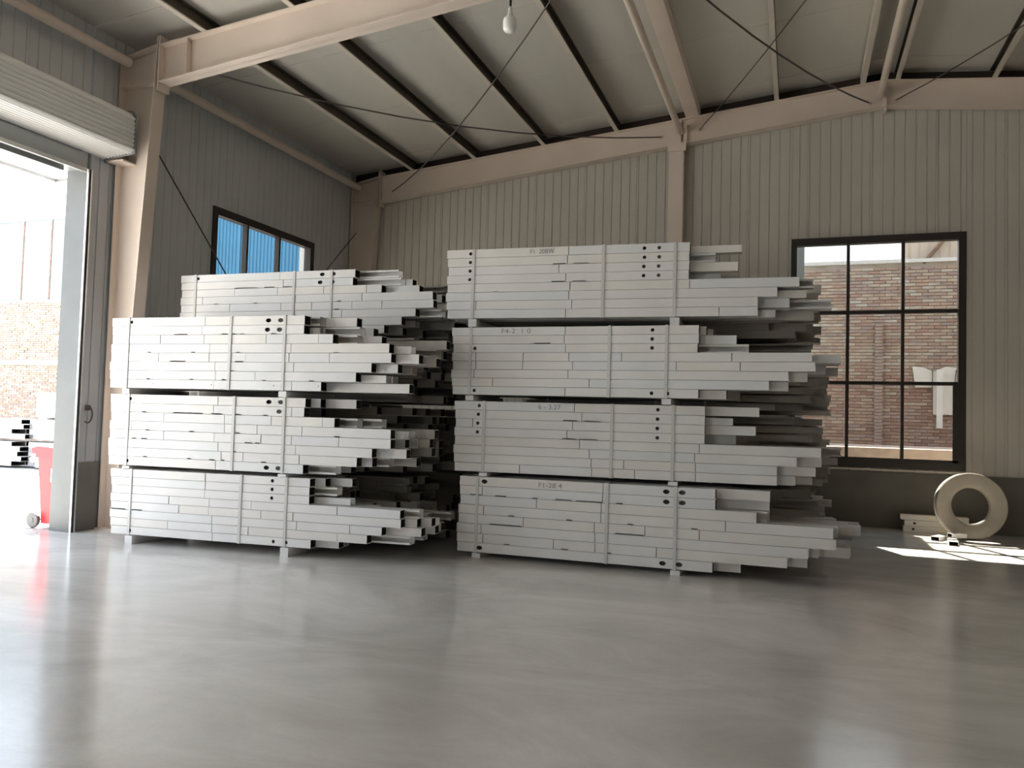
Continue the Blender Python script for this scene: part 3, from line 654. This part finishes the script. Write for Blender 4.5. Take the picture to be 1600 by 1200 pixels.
def rear_bundle(x, y, z, h8, bear, seed, label, group, u_short, u_long, yaw=0, cols=8):
    rnd = random.Random(seed); h = h8 / 8
    root = tag(empty('strapped_beam_pack', (x, y, z), (0, 0, R(yaw))), label, 'steel beams', group)
    for i in range(8):
        zz = bear + h8 - (i + 1) * h
        for k in range(cols):
            if i < 3: e = u_short + rnd.uniform(-.1, .5)
            else: e = rnd.uniform(u_long - .8, u_long)
            kind = ('box', 'channel', 'tray', 'box')[rnd.randrange(4)]
            link('beam', cached(round(e, 1), CW - .004, h - .004, (M['dull'], M['shade_grey'])[rnd.randrange(2)], kind), root, (rnd.choice((0, .02, .04)), k * CW, zz + .002))
    for u in (.3, 1.7, 2.3): strap_loop(root, u, bear, bear + h8, cols * CW)
    bearers(root, (.3, 2.3), 0, bear - .004, cols * CW)
    return root

gl_, gr_ = 'strapped steel bundles of the pile by the doorway', 'strapped steel bundles of the pile before the back wall'
stack_bundle('left_bottom', 0.0, 'white strapped steel bundle at the floor, lowest of the front pile by the doorway', gl_)
stack_bundle('left_mid', .8815, 'white strapped steel bundle second from the floor in the pile by the doorway', gl_)
stack_bundle('left_top', 1.7665, 'brightly lit white steel bundle topmost of the front pile by the doorway', gl_)
stack_bundle('left_rear_top', 2.555, 'white steel bundle set back and highest, just under the blue window panes', gl_)
stack_bundle('right_bottom', 0.0, 'white steel bundle at the floor in the right-hand pile, oval holes near its end', gr_)
stack_bundle('right_lower', .9295, 'white steel bundle second from the floor in the right-hand pile', gr_)
stack_bundle('right_upper', 1.7945, 'white steel bundle third from the floor in the right-hand pile', gr_)
stack_bundle('right_top', 2.6495, 'white steel bundle topmost of the right-hand pile, two columns of round holes', gr_)
LV = ['at the floor', 'second from the floor', 'third from the floor', 'topmost']
for k in range(3):
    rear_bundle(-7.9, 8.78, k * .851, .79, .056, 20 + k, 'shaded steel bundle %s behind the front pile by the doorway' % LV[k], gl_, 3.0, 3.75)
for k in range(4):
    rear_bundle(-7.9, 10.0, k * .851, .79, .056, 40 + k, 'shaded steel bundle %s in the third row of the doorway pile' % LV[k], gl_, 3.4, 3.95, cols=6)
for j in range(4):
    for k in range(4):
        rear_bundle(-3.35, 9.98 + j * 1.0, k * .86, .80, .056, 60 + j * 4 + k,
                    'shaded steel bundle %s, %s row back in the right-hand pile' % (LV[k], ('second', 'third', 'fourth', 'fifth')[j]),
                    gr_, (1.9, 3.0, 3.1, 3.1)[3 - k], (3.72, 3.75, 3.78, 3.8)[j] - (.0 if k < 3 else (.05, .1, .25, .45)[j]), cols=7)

# ------------------------------------------------------------------ things on the floor by the back wall
rg = tag(empty('coil_ring', (2.46, 13.60, 0.0), (R(-6), 0, R(6))), 'thick beige ring leaning by the back wall under the window', 'ring')
ro, ri, th = .487, .268, .17
prof = [(ri, -th / 2 + .045), (ri + .06, -th / 2), (ro - .012, -th / 2), (ro, -th / 2 + .012), (ro, th / 2 - .012), (ro - .012, th / 2), (ri + .02, th / 2), (ri, th / 2 - .02)]
obj('ring_body', G().lathe(prof, 64, 'y', (0, 0, ro + .005), closed=True), M['ring'], rg, smooth=True)
obj('wrap_edge', G().lathe([(ro + .001, -.03), (ro + .004, -.03), (ro + .004, .03), (ro + .001, .03)], 64, 'y', (0, 0, ro + .005), closed=True), M['beam_c'], rg, smooth=True)

def short_beam(x, y, z, L_, rot, label, kind='box', h_=.10, w_=.14, pitch=0.0):
    root = tag(empty('short_beam', (x, y, z), (0, pitch, rot)), label, 'steel beam', 'loose short beams on the floor')
    link('beam_body', beam_mesh(L_, w_, h_, mtl=M['beam_c'], kind=kind, holes=[(.14, .017)] if kind == 'box' else ()), root)
    obj('paper_tag', G().box(L_ * .42, L_ * .42 + .09, -.002, .001, h_ * .3, h_ * .7), M['sticker'], root)
    return root
short_beam(1.60, 14.06, 0.001, 1.20, R(0), 'short white beam lying flat at the foot of the wall, seen through the ring', h_=.09)
short_beam(1.62, 14.07, 0.094, 1.21, R(.3), 'short white beam resting on the one at the foot of the wall', h_=.085)
short_beam(1.57, 14.10, 0.183, .95, R(-.4), 'short white beam crowning the little pile behind the ring', kind='tray', h_=.10)
def offcut(x, y, z, L_, rot, label, w_=.12, h_=.06):
    t = .006
    g_ = G().box(0, w_, 0, L_, 0, t).box(0, w_, 0, L_, h_ - t, h_).box(0, t, 0, L_, t, h_ - t).box(w_ - t, w_, 0, L_, t, h_ - t)
    o = obj('steel_offcut', g_, M['beam'], None, (x, y, z), (0, 0, rot))
    obj('shade_lining', G().box(t + .0005, t + .0015, .004, L_ - .004, t, h_ - t).box(w_ - t - .0015, w_ - t - .0005, .004, L_ - .004, t, h_ - t).box(t, w_ - t, .004, L_ - .004, t + .0005, t + .0015).box(t, w_ - t, .004, L_ - .004, h_ - t - .0015, h_ - t - .0005).box(t, w_ - t, L_ - .02, L_ - .015, t, h_ - t), M['inside'], o)  # dark lining paints the shade inside the hollow offcut
    return tag(o, label, 'offcut', 'tube offcuts before the ring')
offcut(1.86, 13.16, .001, .34, R(-30), 'short white tube offcut pointing at the ring, farther from the sun patch')
offcut(2.02, 12.70, .001, .36, R(-6), 'short white tube offcut reaching into the sun patch on the floor')
offcut(2.08, 13.20, .062, .22, R(-68), 'small white tube offcut lying across the two others')

# hook and bulb
hk = tag(empty('wall_hook', (XL + .02, 7.96, 1.50)), 'dark bent steel hook on the sheet wall beside the doorway', 'hook')
obj('hook_plate', G().box(0, .008, -.03, .05, .05, .12), M['rod'], hk)
pts = [(.03, .04 + .07 * math.cos(a) - .05, .0 + .11 * math.sin(a)) for a in [R(q) for q in range(60, -121, -15)]]
obj('hook_bar', G().tube([(.008, .0, .09)] + pts, .010, 8), M['rod'], hk, smooth=True)

bx_, by_, bz_ = -2.52, 6.75, 5.13
bl = tag(empty('hanging_bulb', (bx_, by_, bz_)), 'white light bulb hanging on a black cable from the roof', 'lamp')
obj('bulb_glass', G().lathe([(0.0, 0), (.030, .002), (.050, .012), (.060, .030), (.062, .06), (.062, .105), (.056, .128), (.040, .146), (.024, .152)], 24), M['bulb'], bl, smooth=True)
obj('lamp_socket', G().lathe([(.024, .150), (.024, .175), (.017, .19), (.020, .225), (.013, .24), (.0, .242)], 20), M['beam'], bl, smooth=True)
obj('cable', G().tube([(0, 0, .24), (.004, 0, .8), (0, 0, roof_z(bx_) - bz_ - .01)], .011, 8), M['black'], bl, smooth=True)
g = G(); pts = [(.075 * math.cos(a), 0, .075 * math.sin(a)) for a in [2 * math.pi * i / 20 for i in range(21)]]
g.tube(pts, .012, 8); g.tube([(0, 0, .075), (0, 0, .80)], .01, 8)
lp = obj('cable_loop', g, M['black'], None, (-2.25, 6.8, 5.60), smooth=True)
tag(lp, 'black cable end looped and hanging from the roof past the bulb', 'cable')
lp.location.z = roof_z(-2.25) - .80 - .01

# ------------------------------------------------------------------ outside: yard wall, fence sheets, terrace, bin, canopy
YW_ = 20.0
bw = struct(obj('wall_yard', G().box(-34, -5.0, YW_ + .02, YW_ + .3, -.05, 5.15).box(-5.0, 14, YW_ + .02, YW_ + .3, -.05, 5.38), M['mortar']))
def bricks(x0, x1, z0, z1, single, rnd, pal):
    bl_, bh = .24, .062; pz = .075; px_ = .25
    r = 0; z = z0
    batches = [G() for _ in BR]
    n = 0
    while z + bh < z1:
        x = x0 - (.125 if r % 2 else 0)
        while x < x1:
            a, c = max(x, x0), min(x + bl_, x1)
            if c - a > .04:
                y0 = YW_ - rnd.uniform(.0, .022); k = pal(rnd, x, z)
                hh = bh - rnd.uniform(0, .006); dx0 = rnd.uniform(0, .006)
                if single(a, c, z):
                    key = ('b', round(c - a, 2), k)
                    if key not in _cache: _cache[key] = G().box(0, round(c - a, 2), 0, .05, 0, .06).mesh('brick', BR[k])
                    link('brick', _cache[key], bw, (a + dx0, y0, z), (0, 0, 0)); n += 1
                else: batches[k].box(a + dx0, c, y0, YW_ + .03, z, z + hh)
            x += px_
        z += pz; r += 1
    for k, b_ in enumerate(batches):
        if b_.v: stuff(obj('brick_courses', b_, BR[k], bw))
    return n
rnd = random.Random(5)
def pal_r(rn, x, z):
    q = rn.random()
    if z < 2.9: return (0, 1, 2, 4, 1, 3)[int(q * 6)]
    return (1, 3, 4, 5, 3, 4, 1, 0)[int(q * 8)]
def pal_l(rn, x, z): return (1, 3, 4, 3, 5, 1)[int(rn.random() * 6)]
bricks(-4.0, 6.0, 1.1, 5.36, lambda a, c, z: .9 < a < 2.6 and 1.25 < z < 4.45, rnd, pal_r)
bricks(-30.0, -19.0, .0, 5.1, lambda a, c, z: False, rnd, pal_l)
bricks(-19.0, -4.0, 3.2, 5.1, lambda a, c, z: False, rnd, pal_l)
obj('coping', G().box(-5.0, 14, YW_ - .06, YW_ + .36, 5.38, 5.46), M['cap'], bw)
obj('string_course', G().box(-34, -19, YW_ - .05, YW_ + .02, 2.95, 3.12), M['cap'], bw)
# brick pier, pale patch, post and cables modelled for reflections in the panes
g = G()
for i in range(38): g.box(1.66 + .004 * (i % 2), 1.82 - .004 * (i % 3), YW_ - .10, YW_ - .02, 1.15 + i * .075, 1.15 + i * .075 + .063)
stuff(obj('brick_pier', g, BR[4], bw))
wp = tag(empty('pane_reflection', (2.55, YW_ - .06, 2.0)), 'whitewashed panel on the brick wall seen through the lowest window panes', 'panel')
g = G().prism([(-.12, 1.02), (-.06, .55), (.30, .55), (.30, -.05), (.95, -.05), (.95, .95), (.55, 1.02), (.30, .90), (.1, 1.0)], -.02, .02, 'y')
obj('reflection_sheet', g, M['reflection'], wp)
obj('reflected_post', G().box(.36, .48, -.08, -.02, -.35, .95), M['beam_c'], wp)
obj('reflected_cable', G().tube([(-.2, -.05, .62), (.2, -.05, .60), (.6, -.05, .64), (.95, -.05, .72)], .012, 6).tube([(.75, -.05, .95), (.70, -.05, .4), (.72, -.05, -.1)], .012, 6).tube([(.28, -.05, .95), (.27, -.05, .1)], .01, 6), M['rod'], wp)
# raised terrace at the foot of the wall
struct(obj('terrace', G().box(-5, 9, 16.6, YW_ + .02, -.05, 1.24), M['terrace']))
# narrow annex standing just left of the window outside
an = tag(empty('yard_annex', (-1.6, 16.5, -.03)), 'blue-grey rendered annex seen as a thin strip at the left edge of the tall window', 'annex')
obj('annex_wall', G().box(-1.6, 1.70, -.55, .75, 0, 5.74), M['annex'], an)
obj('annex_roof', G().box(-1.65, 1.72, -.57, .77, 5.74, 5.80), M['steel_grey'], an)
# tan shed sheets above the wall at the upper right panes
ts = tag(empty('shed_roof', (4.4, YW_ + .1, 5.46)), 'tan sheet shed rising over the brick wall in the top right pane', 'shed')
g = G()
for i in range(24): g.box(-2.2 + i * .2, -2.2 + i * .2 + .15, -.012, 0, 0, 1.2); g.box(-2.2 + i * .2, -2.2 + i * .2 + .2, 0, .02, 0, 1.2)
obj('sheet_wall', g, M['sheet_tan'], ts)
obj('strut', G().tube([(-1.75, -.08, -.1), (-.95, -.08, .9)], .04, 8), M['rust'], ts)
# corrugated fence sheets on top of the yard wall
xs = -34.0; k = 0
fence = tag(empty('sheet_fence', (-19.5, YW_ + .1, 5.15)), 'tall corrugated fence sheets above the brick wall across the yard', 'fence')
while xs < -5.2:
    wd = 1.28; blue = xs > -21.6
    g = G(); n = 10
    poly = []
    for i in range(n):
        a = xs + wd * i / n; b_ = wd / n
        poly += [(a, 0), (a + b_ * .3, 0), (a + b_ * .45, -.03), (a + b_ * .8, -.03), (a + b_ * .95, 0)]
    poly.append((xs + wd - .01, 0)); poly += [(xs + wd - .01, .012), (xs, .012)]
    poly = [(p + 19.5, q) for p, q in poly]
    g.prism(poly, 0, 2.72, 'z')
    o = obj('fence_sheet', g, M['sheet_blue'] if blue else M['sheet_white'], fence)
    obj('rust_seam', G().box(xs + wd - .03 + 19.5, xs + wd + .025 + 19.5, -.045, -.03, .02, 2.7), M['rust'] if not blue else M['sheet_blue'], fence)
    xs += wd; k += 1
obj('top_rail', G().box(-14.5, 14.3, -.06, .05, 2.72, 2.82), M['steel_grey'], fence)

# canopy over the doorway, outside
cn = tag(empty('door_canopy', (XL - .33, 5.0, 4.88)), 'thin pale canopy outside over the doorway', 'canopy')
obj('canopy_sheet', G().box(-1.15, 0, -3.2, 3.60, 0, .05), M['beam_c'], cn)
obj('canopy_edge', G().box(-1.17, -1.15, -3.2, 3.62, -.04, .07).box(-1.15, 0, 3.60, 3.62, -.04, .07), M['steel_grey'], cn)

# red wheeled bin just outside the doorway
rb = tag(empty('wheeled_bin', (-9.30, 8.28, -.03)), 'red wheeled rubbish bin standing outside behind the doorway post', 'bin')
g = G(); a = [(-.17, -.22), (.18, -.22), (.18, .22), (-.17, .22)]; b_ = [(-.21, -.28), (.22, -.28), (.22, .28), (-.21, .28)]
g.add([(x_, y_, .06) for x_, y_ in a] + [(x_, y_, .98) for x_, y_ in b_] + [(x_ * .97, y_ * .95, .98) for x_, y_ in b_], [(3, 2, 1, 0), (0, 1, 5, 4), (1, 2, 6, 5), (2, 3, 7, 6), (3, 0, 4, 7), (4, 5, 9, 8), (5, 6, 10, 9), (6, 7, 11, 10), (7, 4, 8, 11), (8, 9, 10, 11)])
obj('bin_body', g, M['red'], rb)
obj('rim', G().box(-.23, .24, -.30, .30, .94, .985), M['red'], rb)
obj('lid', G().prism([(-.29, .985), (.25, .985), (.26, 1.02), (.06, 1.075), (-.20, 1.085), (-.30, 1.06)], -.305, .305, 'y'), M['red'], rb)
obj('handle', G().tube([(-.23, -.22, .99), (-.33, -.22, 1.03), (-.33, .22, 1.03), (-.23, .22, .99)], .016, 8), M['red'], rb)
for yy in (-.27, .27):
    wh = obj('wheel', G().lathe([(.0, -.025), (.098, -.025), (.105, -.015), (.105, .015), (.098, .025), (.0, .025)], 24, 'y', (-.25, yy, .106)), M['grey_plastic'], rb, smooth=True)
    obj('hub', G().lathe([(.0, -.03), (.03, -.03), (.03, .03), (0, .03)], 16, 'y', (-.25, yy, .106)), M['grey_plastic'], wh)
obj('axle', G().tube([(-.25, -.26, .106), (-.25, .26, .106)], .012, 8), M['rod'], rb)
obj('sticker', G().box(.02, .11, -.272, -.262, .62, .80), M['sticker'], rb)

# bundles of steel stored in the yard
def yard_bundle(x, y, z, rows, cols, x0, x1, gap, label, seed):
    rn = random.Random(seed); h = .125
    root = tag(empty('strapped_beam_pack', (x, y, z)), label, 'steel beams', 'steel bundles out in the yard')
    for i in range(rows):
        for s_ in (0, 1):
            if gap:
                a, c = (x0, gap[0] + rn.uniform(-.30, .22)) if s_ == 0 else (gap[1] + rn.uniform(-.1, .2), x1)
            else:
                if s_: continue
                a, c = x0, x1
            for k in range(2): link('beam', cached(c - a, .4, h - .006, M['beam'], 'box'), root, (a, .05 + k * .42, .06 + i * h))
        if gap:
            n = 4
            for k in range(n):
                g_ = G(); u = gap[0] + .05 + k * (gap[1] - gap[0] - .1) / n; w_ = (gap[1] - gap[0] - .1) / n - .02; z_ = .06 + i * h; t = .008
                g_.box(u, u + w_, .3, .9, z_, z_ + t).box(u, u + w_, .3, .9, z_ + h - .006 - t, z_ + h - .006).box(u, u + t, .3, .9, z_, z_ + h - .006).box(u + w_ - t, u + w_, .3, .9, z_, z_ + h - .006).box(u, u + w_, .86, .87, z_, z_ + h - .006)
                obj('tube_end', g_, M['beam_b'], root)
    for u in (x0 + .2, x1 - .2): obj('bearer', G().box(u - .06, u + .06, 0, .95, 0, .055), M['beam'], root)
    return root
yard_bundle(-18.4, 15.1, -.03, 5, 4, -1.9, 1.9, (-.30, .14), 'sunlit white steel bundle at ground level out in the yard', 1)
yard_bundle(-18.4, 15.1, .67, 4, 4, -1.9, 1.9, (-.30, .14), 'sunlit white steel bundle stacked on another out in the yard', 2)
yard_bundle(-18.4, 15.1, 1.24, 5, 4, .24, 1.9, None, 'short sunlit white bundle topmost of the yard pile', 3)
